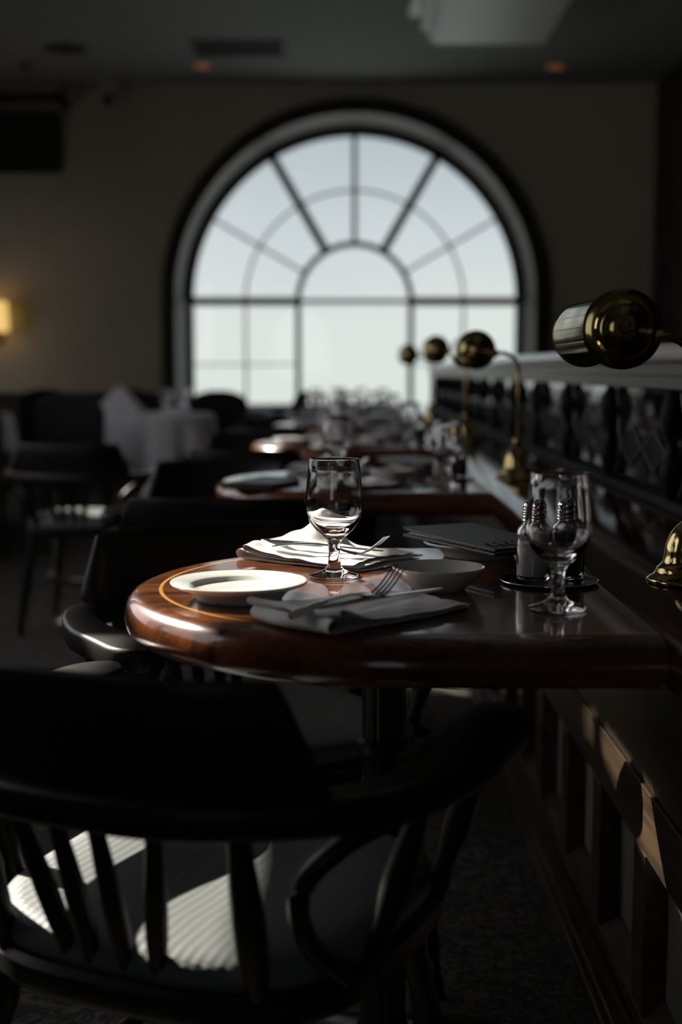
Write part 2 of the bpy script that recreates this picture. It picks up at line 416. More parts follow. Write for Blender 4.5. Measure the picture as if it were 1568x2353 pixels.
# ledge and wainscot along the right side
b = MB()
pr = [(.345, .70), (.345, .738), (.349, .746), (.357, .75), (.69, .75), (.69, .70)]
vs = [(x, y, z) for y in (-.4, 11.4) for x, z in pr]; n = len(pr)
b.add(vs, [[i, (i+1) % n, n+(i+1) % n, n+i] for i in range(n)] + [list(range(n)), [n+i for i in range(n)][::-1]])
tag(b.build('ledge', M['ledge']), 'long dark varnished wooden ledge running beside the tables', 'ledge')
wt = thing('wainscot', 'dark wood wainscot with narrow pale panels under the long ledge', 'panelling', (.45, 0, 0))
b = MB().box((.0, -.4, .425), (.03, 11.4, .70)); b.build('upper_board', M['apron'], wt, smooth=False)
b = MB().box((-.006, -.4, .325), (.03, 11.4, .423)); b.box((-.006, -.4, .0), (.03, 11.4, .075)); 
k = 0; y = -.35
ys = []
while y < 11.3: ys.append(y); y += .33
off = (1.93 - .33*round(1.93/.33)) 
ys = [1.93 + .33*i for i in range(-6, 28)]
for y in ys: b.box((-.006, y-.075, .075), (.03, y, .325))
b.build('rail_frame', M['rail'], wt, bevel=.002)
b = MB().box((.03, -.4, .0), (.035, 11.4, .5)); 
b.build('panel_back', M['panel'], wt, smooth=False)
b = MB()
for y in ys: b.add([(-.004, y, .075), (-.004, y+.255, .075), (.03, y, .10), (.03, y+.255, .10)], [(0,1,3,2)])
b.build('panel_sill', M['rail'], wt, smooth=False)
b = MB().box((-.05, -.4, 0), (-.006, 11.4, .03)).box((-.04, -.4, .03), (-.006, 11.4, .045)); b.build('base_moulding', M['rail'], wt, bevel=.004)

# partition on the ledge: mirror glass, balusters, diamonds, pale cap
pt = thing('partition', 'low glass partition with black balusters and pale cap standing on the ledge', 'partition', (.68, 0, .75))
MB().box((.012, 1.2, .0), (.03, 10.2, .25)).build('glass_panel', M['mirror'], pt, smooth=False)
MB().box((-.02, 1.2, .245), (.04, 10.2, .275)).build('top_rail', M['grey_rail'], pt, bevel=.003)
MB().box((-.04, 1.2, .299), (.11, 10.2, .340)).build('cap', M['cap'], pt, bevel=.02)
MB().box((-.012, 1.2, .275), (.08, 10.2, .300)).build('cap_moulding', M['grey_rail'], pt, smooth=False)
MB().box((-.02, 1.2, 0), (.04, 10.2, .022)).build('bottom_rail', M['iron'], pt, bevel=.003)
bal = [(.010, .02), (.016, .03), (.024, .06), (.026, .075), (.02, .10), (.009, .115), (.007, .125), (.009, .135), (.022, .16), (.026, .185), (.025, .205), (.017, .232), (.010, .245)]
y = 1.43
while y < 10.1:
    MB().lathe(bal, 20, (-.002, y, 0)).build('baluster', M['iron'], pt, ang=60); y += .63
b = MB(); b2 = MB()
y = 1.43
while y < 9.8:
    for c in (y+.20, y+.43):
        dz, dy = .045, .115
        P = [(.006, c-dy, .107), (.006, c, .107+dz), (.006, c+dy, .107), (.006, c, .107-dz)]
        for i in range(4): b.tube([P[i], P[(i+1) % 4]], .0022, 6)
        b2.add([(.009, p[1]*.0+c+(p[1]-c)*.9, .107+(p[2]-.107)*.9) for p in P] + [(.012, c+(p[1]-c)*.9, .107+(p[2]-.107)*.9) for p in P], [(0,1,2,3), (0,1,5,4), (1,2,6,5), (2,3,7,6), (3,0,4,7)])
    b2.add([(.009, y+.315+d*s, z) for d, s, z in ((.03,-1,.03),(.03,1,.03),(.05,1,.06),(0,1,.09),(.05,-1,.06))], [(0,1,2,3,4)])
    for s in (0, .63): 
        sg = 1 if s == 0 else -1
        b.tube([(.006, y+s+sg*.03, .24), (.006, y+s+sg*.055, .2), (.006, y+s+sg*.06, .16), (.006, y+s+sg*.085, .107), (.006, y+s+sg*.06, .06), (.006, y+s+sg*.03, .025)], .002, 6)
    y += .63
b.build('diamond_lattice', M['lead'], pt); b2.build('black_inlay', M['iron'], pt, smooth=False)

# ================================================================== captain's chair
def arcpts(pts, n=8):
    """Catmull-Rom through pts"""
    P = [Vector(p) for p in pts]; P = [P[0]*2-P[1]] + P + [P[-1]*2-P[-2]]; out = []
    for i in range(1, len(P)-2):
        for k in range(n):
            t = k/n; a, b_, c, d = P[i-1], P[i], P[i+1], P[i+2]
            out.append(.5*((2*b_) + (c-a)*t + (2*a-5*b_+4*c-d)*t*t + (3*b_-a-3*c+d)*t**3))
    out.append(P[-2]); return out
def make_chair():
    r = thing('captains_chair', 'x', 'chair')
    # seat frame and pad
    def outline(sc=1.0, n=56):
        o = []
        for i in range(n):
            a = 2*pi*i/n; ca, sa = cos(a), sin(a)
            x = math.copysign(abs(ca)**.62, ca)*.235; y = math.copysign(abs(sa)**.62, sa)*.225
            x *= 1 + .05*(y/.225)
            o.append((x*sc, y*sc))
        return o
    def slab(mb, prof, n=56):
        vs = []; idx = []
        for sc, z in prof:
            if sc == 0: idx.append([len(vs)]); vs.append((0, 0, z)); continue
            idx.append(list(range(len(vs), len(vs)+n))); vs += [(x, y, z) for x, y in outline(sc, n)]
        fs = []
        for A, B in zip(idx, idx[1:]):
            for i in range(n):
                j = (i+1) % n
                if len(B) == 1: fs.append((A[i], A[j], B[0]))
                else: fs.append((A[i], A[j], B[j], B[i]))
        fs.append(idx[0][::-1]); mb.add(vs, fs)
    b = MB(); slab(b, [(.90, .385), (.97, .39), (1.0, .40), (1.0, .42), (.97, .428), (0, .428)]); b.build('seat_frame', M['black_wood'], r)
    b = MB(); slab(b, [(.95, .428), (.965, .435), (.97, .446), (.94, .456), (.85, .462), (.6, .464), (.3, .460), (0, .458)]); b.build('seat', M['vinyl'], r, ang=80)
    # arm bow (one continuous U)
    ctl = [(-.275, .205, 0), (-.285, .10, 0), (-.292, -.02, 0), (-.25, -.16, 0), (-.13, -.245, 0), (0, -.265, 0),
           (.13, -.245, 0), (.25, -.16, 0), (.292, -.02, 0), (.285, .10, 0), (.275, .205, 0)]
    P = arcpts(ctl, 8); k = len(P); hw = []
    for i in range(k):
        t = abs(i/(k-1)*2-1)
        h = .026 + .016*max(0, (t-.45)/.4) if t < .9 else .042*math.sqrt(max(.02, 1-((t-.9)/.105)**2))
        hw.append(min(h, .043))
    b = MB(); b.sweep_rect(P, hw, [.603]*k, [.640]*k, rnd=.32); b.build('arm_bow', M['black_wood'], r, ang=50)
    # crest on the bow
    P2 = [p for p in arcpts(ctl, 24) if abs(p.x) < .222 and p.y < 0]; k = len(P2); L = P2; n = 10
    xs = [p.x for p in L]; xm = max(xs); vs = []
    for i, p in enumerate(L):
        t = p.x/xm; a = abs(t)
        e = max(0, (a-.83)/.17)
        top = .757 - .004*a*a - .105*(e**1.15)
        tt = (L[min(i+1, k-1)]-L[max(i-1, 0)]).normalized(); nrm = Vector((tt.y, -tt.x, 0))
        lean = .022
        for j in range(n):
            # section loop: thin upright slab leaning back, rounded top
            seq = [(-.011, 0), (-.011, .5), (-.010, .88), (-.006, .97), (0, 1), (.006, .97), (.010, .88), (.011, .5), (.012, 0), (0, 0)][j]
            z = .636 + (top-.636)*seq[1]; q = p + nrm*(seq[0] + lean*seq[1] - .004)
            vs.append((q.x, q.y, z))
    fs = []
    for i in range(k-1):
        for j in range(n): fs.append((i*n+j, i*n+(j+1) % n, (i+1)*n+(j+1) % n, (i+1)*n+j))
    fs += [list(range(n))[::-1], [(k-1)*n+j for j in range(n)]]
    b = MB(); b.add(vs, fs); b.build('crest_rail', M['black_wood'], r, ang=40)
    # spindles under the bow
    for xt, xb, rr in ((-.158, -.15, .0135), (-.085, -.055, .0095), (-.035, -.028, .0095), (.012, .012, .0095), (.075, .045, .0095), (.158, .15, .0135)):
        yt = -.262 + (xt*xt)*.75; yb = -.205 + xb*xb*.6
        pts = [(xb + (xt-xb)*t, yb + (yt-yb)*t, .425 + .18*t) for t in (0, .15, .3, .5, .7, .85, 1)]
        MB().tube(pts, [rr*q for q in (.8, 1.0, 1.2, 1.25, 1.1, .95, .85)], 12).build('spindle', M['black_wood'], r, ang=60)
    # bentwood brackets and front arm posts
    for s in (-1, 1):
        pts = arcpts([(s*.278, -.10, .605), (s*.235, -.16, .585), (s*.195, -.185, .54), (s*.195, -.17, .48), (s*.215, -.12, .425)], 6)
        MB().tube(pts, .011, 12).build('arm_bracket', M['black_wood'], r, ang=60)
        for yy in (-.075, .12):
            pts = [(s*(.222 + .055*t), yy+.01*t, .42 + .185*t) for t in (0, .12, .25, .5, .75, .9, 1)]
            MB().tube(pts, [.012, .014, .011, .018, .014, .010, .012], 14).build('arm_post', M['black_wood'], r, ang=60)
        for yy in (-.17, .17):
            sx_ = s*.17; pts = []; rad = []
            for t, q in ((0, .018), (.1, .021), (.2, .014), (.24, .020), (.3, .016), (.5, .021), (.72, .017), (.78, .020), (.82, .013), (1, .012)):
                pts.append((sx_*(1+.28*t), yy*(1+.3*t), .395*(1-t))); rad.append(q)
            MB().tube(pts, rad, 14).build('leg', M['black_wood'], r, ang=60)
        MB().tube([(s*.195, -.195, .18), (s*.198, 0, .18), (s*.195, .195, .18)], [.009, .013, .009], 12).build('stretcher', M['black_wood'], r, ang=60)
    MB().tube([(-.195, 0, .18), (0, 0, .18), (.195, 0, .18)], [.009, .013, .009], 12).build('stretcher', M['black_wood'], r, ang=60)
    return r
G = 'captain\'s chairs along the row of window tables'
chair = make_chair()
def face(dx, dy): return math.atan2(-dx, dy)
def cplace(first, bx, by, dx, dy, label):
    L = math.hypot(dx, dy); x = bx + .262*dx/L; y = by + .262*dy/L
    if first: chair.location = (x, y, 0); chair.rotation_euler = (0, 0, face(dx, dy)); chair['label'] = label; chair['group'] = G; return chair
    return dup(chair, (x, y, 0), face(dx, dy), label, G)
cplace(True, -.250, 1.215, .40, .92, 'black armchair closest of all, curved back towards us, sunlit woven seat')
cplace(False, -.275, 2.375, .50, -.85, 'black armchair on the far side of the nearest table, arm showing left of it')
cplace(False, -.285, 2.86, .05, 1, 'black armchair with its back to us, drawn up to the second table')
cplace(False, -.385, 4.07, .06, -1, 'black armchair beyond the second table, brown sunlit end on its back rail')
cplace(False, -.355, 4.63, .05, 1, 'black armchair drawn up to the near side of the third table')
cplace(False, -.40, 5.86, .04, -1, 'black armchair on the far side of the third table')
cplace(False, -.38, 6.42, .05, 1, 'black armchair drawn up to the near side of the fourth table')
cplace(False, -.40, 7.62, .04, -1, 'black armchair on the far side of the fourth table')
cplace(False, -.42, 8.08, .05, 1, 'black armchair drawn up to the near side of the farthest table')
cplace(False, -1.06, 4.98, .1, 1, 'black armchair pulled out into the aisle in front of the white clothed table')

# ================================================================== tables on the row
def outline_D(left, inset, n=44):
    cx = left + .38; r = .38 - inset; pts = [(.344, -r)]
    for i in range(n+1):
        a = -pi/2 - pi*i/n; pts.append((cx + r*cos(a), r*sin(a)))
    pts.append((.344, r)); return pts
def make_table(left, yc, label):
    r = thing('dining_table', label, 'table', (0, yc, 0), 0, 'wooden tables in the window row')
    prof = [(.060, .695), (.020, .695), (.009, .698), (.002, .706), (0, .717), (.001, .727), (.005, .737), (.012, .745), (.022, .7492), (.030, .750), (.044, .750)]
    rings = [outline_D(left, i) for i, z in prof]; n = len(rings[0]); vs = []; fs = []
    for (ins, z), rg in zip(prof, rings): vs += [(x, y, z) for x, y in rg]
    k = len(prof)
    for a in range(k-1):
        for i in range(n-1): fs.append((a*n+i, a*n+i+1, (a+1)*n+i+1, (a+1)*n+i))
    fs.append([i for i in range(n)][::-1]); fs.append([(k-1)*n+i for i in range(n)])
    fs.append([a*n for a in range(k)] + [a*n+n-1 for a in range(k-1, -1, -1)])
    b = MB(); b.add(vs, fs); b.build('tabletop', M['table'], r, ang=50)
    b = MB(); A = outline_D(left, .0455); B = outline_D(left, .0505); m = len(A)
    b.add([(x, y, .7503) for x, y in A] + [(x, y, .7503) for x, y in B], [(i, i+1, m+i+1, m+i) for i in range(m-1)])
    b.build('inlay_band', M['inlay'], r)
    # fluted pedestal and foot
    cx = .055; nf = 96; ringsz = [(.036, .695), (.036, .66), (.030, .65), (.030, .54), (.036, .535), (.038, .525), (.034, .515), (.030, .505), (.032, .12), (.045, .10), (.055, .08)]
    vs = []; fs = []
    for q, (rr, z) in enumerate(ringsz):
        for i in range(nf):
            a = 2*pi*i/nf; fl = 1 - (.07*(.5+.5*cos(16*a)) if rr < .033 else 0); vs.append((cx+rr*fl*cos(a), rr*fl*sin(a), z))
    for q in range(len(ringsz)-1):
        for i in range(nf): fs.append((q*nf+i, q*nf+(i+1) % nf, (q+1)*nf+(i+1) % nf, (q+1)*nf+i))
    b = MB(); b.add(vs, fs + [list(range(nf)), [(len(ringsz)-1)*nf+i for i in range(nf)]]); b.build('pedestal', M['black_wood'], r, ang=40)
    for a in (0, 90, 180, 270):
        c, s = cos(R(a+45)), sin(R(a+45))
        MB().tube([(cx+c*.03, s*.03, .10), (cx+c*.10, s*.10, .085), (cx+c*.19, s*.19, .045), (cx+c*.25, s*.25, .022)], [.028, .026, .022, .018], 12).build('foot', M['black_wood'], r, ang=60)
    return r
TAB = [(-.291, 1.735, 'nearest'), (-.337, 3.41, 'second'), (-.365, 5.16, 'third'), (-.375, 6.93, 'fourth'), (-.385, 8.62, 'farthest')]
TL = ['round-ended mahogany table with a yellow inlay line, closest of the row and partly sunlit',
      'round-ended wooden table second in the row, behind the nearest table\'s far chair',
      'round-ended wooden table third in the row, glaring with sunlight at its rounded end',
      'round-ended wooden table fourth in the row, crowded with glasses against the window',
      'round-ended wooden table last in the row, nearest the arched window']
for (l, y, _), lb in zip(TAB, TL): make_table(l, y, lb)

# ================================================================== tableware prototypes
def goblet():
    r = thing('water_goblet', 'x', 'glass')
    out = [(0, 0), (.030, 0), (.0345, .0008), (.0358, .0022), (.034, .0036), (.024, .0062), (.014, .0105), (.0095, .016), (.0082, .023), (.0078, .034), (.0085, .045), (.0115, .0525), (.019, .0595),
           (.027, .067), (.0335, .0755), (.0378, .085), (.0400, .0955), (.0398, .108), (.0385, .125), (.0365, .146), (.0345, .1635), (.0341, .1648)]
    inn = [(.0334, .1650), (.0331, .1635), (.0350, .146), (.0370, .125), (.0383, .108), (.0385, .0965), (.0362, .087), (.0318, .079), (.025, .0715), (.016, .0665), (.007, .0645), (0, .064)]
    MB().lathe(out + inn, 72).build('goblet_glass', M['glass'], r, ang=179)
    return r
def single(name, mb, m, **k): return tag(mb.build(name, m, **k), 'x', 'x')
def set_tag(o, label, cat, group, loc, rz=0):
    o.location = loc; o.rotation_euler = (0, 0, rz); return tag(o, label, cat, group)
gob = MB()
out = [(0, 0), (.030, 0), (.0345, .0008), (.0358, .0022), (.034, .0036), (.024, .0062), (.014, .0105), (.0095, .016), (.0082, .023), (.0078, .034), (.0085, .045), (.0115, .0525), (.019, .0595),
       (.027, .067), (.0335, .0755), (.0378, .085), (.0400, .0955), (.0398, .108), (.0385, .125), (.0365, .146), (.0345, .1635), (.0341, .1648)]
inn = [(.0334, .1650), (.0331, .1635), (.0350, .146), (.0370, .125), (.0383, .108), (.0385, .0965), (.0362, .087), (.0318, .079), (.025, .0715), (.016, .0665), (.007, .0645), (0, .064)]
P_gob = gob.lathe(out + inn, 80).build('water_goblet', M['glass'], ang=179)
P_plate = MB().lathe([(0, .004), (.048, .004), (.050, 0), (.054, 0), (.056, .004), (.064, .0125), (.0845, .0200), (.0862, .0220), (.0855, .0236), (.083, .0236), (.0640, .0200), (.0610, .0185), (.0575, .0148), (.053, .0130), (.045, .0124), (0, .0122)], 96).build('side_plate', M['china'], ang=75)
P_bowl = MB().lathe([(0, .003), (.030, .003), (.031, 0), (.035, 0), (.037, .004), (.050, .014), (.0600, .0275), (.0610, .0295), (.0600, .0308), (.0585, .0300), (.048, .0180), (.036, .0085), (.028, .0065), (0, .006)], 96).build('china_dish', M['china'], ang=75)
def fork_mesh(L=.195):
    b = MB(); N = 30; st = []
    for i in range(N+1):
        t = i/N; s = t*.76*L
        if t < .35: wd = .0045 + .0070*math.sqrt(max(0, 1-((.16-t)/.19)**2)) if t < .16 else .0115 - .0075*((t-.16)/.5)
        else: wd = .0115 - .0075*((min(t, .66)-.16)/.5)
        if t > .80: wd += (.0125-.004)*((t-.80)/.20)**.7 if t > .80 else 0
        if i == 0: wd = .004
        z = .006 + .006*sin(pi*min(1, t/.85)*1.0) - .007*max(0, (t-.7)/.3)
        st.append((s, wd, z))
    th = .0011; vs = []
    for s, wd, z in st: vs += [(s, -wd, z), (s, -wd*.5, z+th*1.4), (s, wd*.5, z+th*1.4), (s, wd, z), (s, wd*.5, z-th), (s, -wd*.5, z-th)]
    fs = []
    for i in range(N):
        for j in range(6): fs.append((i*6+j, i*6+(j+1) % 6, i*6+6+(j+1) % 6, i*6+6+j))
    fs += [list(range(6))[::-1], [N*6+j for j in range(6)]]; b.add(vs, fs)
    z0 = st[-1][2]
    for k in range(4):
        y = -.0095 + k*.00633; vs = []; fs = []; T = 10
        for i in range(T+1):
            t = i/T; s = .75*L + t*.25*L; z = z0 + .026*t**1.6; wd = .0021*(1-.45*t)
            yy = y*(1 - .04*t)
            vs += [(s, yy-wd, z), (s, yy-wd*.6, z+.0011), (s, yy+wd*.6, z+.0011), (s, yy+wd, z), (s, yy, z-.0010)]
        for i in range(T):
            for j in range(5): fs.append((i*5+j, i*5+(j+1) % 5, i*5+5+(j+1) % 5, i*5+5+j))
        fs += [(4,3,2,1,0), [T*5+j for j in range(5)]]; b.add(vs, fs)
    b.v = [(x-L/2, y, z) for x, y, z in b.v]
    return b
P_fork = fork_mesh().build('dinner_fork', M['steel'], ang=50)
def knife():
    b = MB(); L = .215; vs = []; fs = []; N = 36
    for i in range(N+1):
        t = i/N; s = t*L
        if t < .5: wd = .0045 + .0045*(1-t/.5); th = .0035; wd *= (math.sqrt(max(.03, 1-((.06-t)/.06)**2)) if t < .06 else 1)
        else: u = (t-.5)/.5; wd = .0048 + .0052*sin(pi*min(1, u*1.05)*.62)*(1 if u < .8 else max(.08, math.sqrt(max(0, 1-((u-.8)/.2)**2)))); th = .0009 + .0022*max(0, 1-u*6)
        z = .005 + .001*sin(pi*t)
        for j in range(8):
            a = 2*pi*j/8; vs.append((s-L/2, wd*cos(a), z+th*sin(a)))
    for i in range(N):
        for j in range(8): fs.append((i*8+j, i*8+(j+1) % 8, i*8+8+(j+1) % 8, i*8+8+j))
    fs += [list(range(8))[::-1], [N*8+j for j in range(8)]]; b.add(vs, fs); return b
P_knife = knife().build('table_knife', M['steel'], ang=50)
def napkin(L, W, loopr, seed, peak=0, nv=26):
    rnd = random.Random(seed); ph = [rnd.uniform(0, 6) for _ in range(6)]; path = []
    def seg(x0, x1, z0, z1, n, lid):
        for i in range(n): t = i/n; path.append((x0+(x1-x0)*t, z0+(z1-z0)*t, lid))
    def arc(xc, zc, r, s, lid, n=9):
        for i in range(n+1):
            a = pi/2*-1 + pi*i/n; path.append((xc + s*r*cos(a)*1.5, zc + r*sin(a), lid))
    e = L/2; g = .0024
    seg(e, -e+.02, .001, .001, 16, 0); arc(-e+.012, .001+loopr, loopr, -1, .5)
    z2 = .001+g; seg(-e+.03, e-.012, .001+g+max(0, loopr*2-g)*.75, z2, 16, 1); path[-16:] = [(x, .001+g+(loopr*2-g)*math.exp(-(x+e-.012)/.028), l) for x, z, l in path[-16:]]
    arc(e-.010, z2+g/2, g/2, 1, 1.5, 5); zt = z2+g
    base = lambda x: .001+2*g+(loopr*2-g)*math.exp(-(x+e-.012)/.028)
    xs = [e-.012 - (L-.034)*i/16 for i in range(16)]; path += [(x, base(x), 2) for x in xs]
    zc = base(-e+.022); lr = .0045
    arc(-e+.018, zc+lr, lr, -1, 2.5)
    xs = [-e+.03+(L-.045)*i/18 for i in range(19)]; path += [(x, base(x)+g*.8+(2*lr-g*.8)*math.exp(-(x+e-.02)/.03), 3) for x in xs]
    vs = []; m = nv+1
    for x, z, l in path:
        for j in range(m):
            v = j/nv; y = (v-.5)*W
            k = .25+.25*l
            wz = .0016*sin(11*v+x*38+ph[0])*k + .0012*sin(23*v-x*60+ph[1])*k + .0010*sin(x*95+ph[2])*k
            dy = .004*sin(x*30+ph[3]+l*1.3) + (.003*l-.004)*(v-.5)*2 + .0035*sin(l*2.1+ph[4])
            dx = .004*sin(7*v+ph[5]+l) + .006*(v-.5)*sin(l*1.7)
            zz = z + abs(wz) + (.0045*max(0, sin(5.2*v+ph[1]+x*14))*(k-.25))
            if peak and l >= 2:
                gq = math.exp(-((x-peak[0])/.028)**2)*max(0, (v-.5)/.5)**1.2; zz += peak[1]*gq; dy -= .02*gq
            vs.append((x+dx, y+dy, zz))
    fs = [(i*m+j, i*m+j+1, (i+1)*m+j+1, (i+1)*m+j) for i in range(len(path)-1) for j in range(nv)]
    b = MB(); b.add(vs, fs); return b
P_napF = napkin(.25, .135, .0085, 3).build('linen_napkin', M['cloth'], ang=179, solid=.0009, subsurf=1)
P_napB = napkin(.235, .165, .0068, 5, (-.065, .040)).build('linen_napkin', M['cloth'], ang=179, solid=.0009, subsurf=1)
# menu folder
def make_menu():
    r = thing('menu_folder', 'x', 'menu')
    def slab(z0, z1, n=14, curl=0):
        b = MB(); L, W = .262, .130; vs = []; N = n
        for i in range(N+1):
            t = i/N; x = -L/2 + L*t; cz = curl*(1-t)**3
            for y, z in ((-W/2, z0), (W/2, z0), (W/2, z1), (-W/2, z1)): vs.append((x, y, z+cz))
        fs = [(i*4+j, i*4+(j+1) % 4, i*4+4+(j+1) % 4, i*4+4+j) for i in range(N) for j in range(4)]
        fs += [(3,2,1,0), (N*4, N*4+1, N*4+2, N*4+3)]; b.add(vs, fs); return b
    slab(0, .0042, curl=-.001).build('bottom_cover', M['leather'], r, bevel=.0012)
    b = MB(); b.box((-.122, -.058, .0042), (.124, .060, .0062)); b.build('pages', M['paper'], r, smooth=False)
    top = slab(.0062, .0104, curl=.004).build('top_cover', M['leather'], r, bevel=.0012)
    # embossed scroll border
    b = MB()
    for k in range(7):
        cy = -.048 + k*.016; s = 1 if k % 2 else -1
        pts = [(.092 + s*.002 + (.0065-.0011*a)*cos(a)*1.3, cy + (.0065-.0011*a)*sin(a)*s, .0106) for a in [q*.45 for q in range(12)]]
        b.tube(pts, .0007, 5)
        pts = [(.072 + (.005-.0009*a)*cos(a), cy+.006 + (.005-.0009*a)*sin(a)*-s, .0106) for a in [q*.45 for q in range(11)]]
        b.tube(pts, .0006, 5)
        b.tube([(.106, cy-.006, .0106), (.109, cy, .0106), (.106, cy+.006, .0106)], .0006, 5)
    b.build('embossed_scrollwork', M['leather'], top, ang=60)
    return r
P_menu = make_menu()
# tray and shakers
def make_tray():
    r = thing('condiment_tray', 'x', 'tray')
    MB().lathe([(0, 0), (.058, 0), (.064, .0015), (.066, .0035), (.0645, .0045), (.060, .0035), (0, .003)], 72).build('dish', M['tray'], r, ang=60)
    MB().lathe([(.0652, .0026), (.0664, .0034), (.0664, .0044), (.0655, .005), (.0645, .0045)], 72, close=True).build('rim', M['chrome'], r, ang=60)
    return r
P_tray = make_tray()
def make_shaker(fill):
    r = thing('salt_shaker' if fill == 'salt' else 'pepper_shaker', 'x', 'shaker')
    MB().lathe([(0, 0), (.0205, 0), (.0225, .002), (.0228, .006), (.0228, .062), (.0215, .069), (.0165, .075), (.0145, .078), (.0145, .082), (.0128, .082), (.0128, .078), (.0150, .0735), (.0195, .067), (.0207, .061), (.0207, .008), (.0190, .0045), (0, .004)], 48).build('glass_body', M['glass'], r, ang=60)
    MB().lathe([(0, .0052), (.0185, .0052), (.0198, .008), (.0198, .050), (.0, .052)], 40).build(fill, M[fill], r, ang=50)
    MB().lathe([(.0142, .0785), (.0155, .079), (.0155, .082), (.0146, .083), (.0155, .0845), (.0155, .0865), (.0146, .0875), (.0155, .0890), (.0155, .0925), (.0150, .094), (.0138, .0945), (.0150, .0975), (.0148, .101), (.0125, .1055), (.008, .1085), (0, .1095)], 40).build('cap', M['chrome'], r, ang=60)
    return r
P_salt = make_shaker('salt'); P_pepper = make_shaker('pepper')

# ================================================================== desk-style brass lamp
def make_lamp():
    r = thing('brass_lamp', 'x', 'lamp')
    bprof = [(0, 0), (.063, 0), (.0655, .002), (.0655, .005), (.062, .008), (.055, .011), (.051, .016), (.0505, .019), (.0465, .022), (.043, .025), (.040, .030), (.0395, .038), (.037, .050), (.031, .062), (.023, .071), (.014, .077), (.010, .080), (.012, .084), (.015, .089), (.014, .095), (.009, .100), (0, .101)]
    MB().lathe([(q*.88, z*1.08) for q, z in bprof], 56).build('base', M['brass'], r, ang=50)
    pts = [(0, 0, .095), (0, 0, .20), (0, 0, .27)] + [(-.045*(1-cos(a)), 0, .285 + .045*sin(a)) for a in [R(q) for q in range(0, 91, 10)]] + [(-.08, 0, .330)]
    MB().tube(pts, .0052, 14).build('pole', M['brass'], r, ang=60)
    MB().lathe([(0, -.078), (.006, -.078), (.0065, -.072), (.010, -.070), (.0115, -.066), (.010, -.062), (.006, -.060), (.006, -.055), (.011, -.053), (.012, -.049), (.010, -.045), (.006, -.043), (.0052, -.040)], 24, (-.012, 0, .330), axis='X').build('collar', M['brass'], r, ang=60)
    sh = bpy.data.objects.new('lamp_shade', None)
    # shell: horizontal cylinder along Y, open at the bottom
    b = MB(); rr = .0455; n = 40; a0, a1 = R(-38), R(218); L = .125; vs = []; cx, cz = -.125, .336
    for rad in (rr, rr-.0012):
        for i in range(n+1):
            a = a0 + (a1-a0)*i/n
            for y in (-L, L): vs.append((cx+rad*cos(a), y, cz+rad*sin(a)))
    m = 2*(n+1); fs = []
    for i in range(n):
        fs.append((2*i, 2*i+1, 2*i+3, 2*i+2)); fs.append((m+2*i+2, m+2*i+3, m+2*i+1, m+2*i))
    for i in (0, n): fs.append((2*i, 2*i+1, m+2*i+1, m+2*i))
    for y in (0, 1):
        for i in range(n): fs.append((2*i+y, 2*i+2+y, m+2*i+2+y, m+2*i+y))
    b.add(vs, fs); shade = b.build('lamp_shade', M['brass'], r, ang=40)
    for s in (-1, 1):
        prof = [(0, -.0195), (.005, -.0195), (.0075, -.0175), (.008, -.0155), (.014, -.0150), (.022, -.0135), (.027, -.0105), (.0275, -.0085), (.031, -.0080), (.0335, -.0065), (.035, -.004), (.036, -.0030), (.046, -.0020), (.0495, -.0005), (.0498, .0012), (.0480, .0020), (0, .0020)]
        if s == 1: prof = [(a*.93, -z*.6) for a, z in prof]
        MB().lathe(prof, 64, (cx, s*(L+.002), cz), axis='Y').build('end_cap', M['brass'], shade, ang=35)
    MB().lathe([(0, -.115), (.012, -.113), (.014, -.10), (.014, .02), (.009, .03), (.009, .10), (0, .10)], 20, (cx, 0, cz-.004), axis='Y').build('bulb', M['brass_in'], shade, ang=60)
    MB().lathe([(0, -L+.003), (rr-.002, -L+.003), (rr-.002, -L+.006), (0, -L+.006)], 40, (cx, 0, cz), axis='Y').build('inner_baffle', M['brass_in'], shade)
    MB().lathe([(0, L-.006), (rr-.002, L-.006), (rr-.002, L-.003), (0, L-.003)], 40, (cx, 0, cz), axis='Y').build('inner_baffle', M['brass_in'], shade)
    return r
P_lamp = make_lamp()
LG = 'brass picture lamps on the ledge'
P_lamp.location = (.468, 1.745, .75); tag(P_lamp, 'largest brass lamp with horizontal cylinder shade, beside the nearest table', 'lamp', LG)
dup(P_lamp, (.460, 3.45, .75), 0, 'brass lamp whose whole gooseneck pole shows, standing beside the second table', LG)
l3 = dup(P_lamp, (.478, 5.13, .75), R(0), 'brass lamp beside the third table, its head just beyond the gooseneck lamp\'s shade', LG)
l4 = dup(P_lamp, (.455, 6.80, .75), R(0), 'brass lamp farther down the ledge, small round head in front of the window bar', LG)

l3.scale = l4.scale = (1, 1, 1.08)
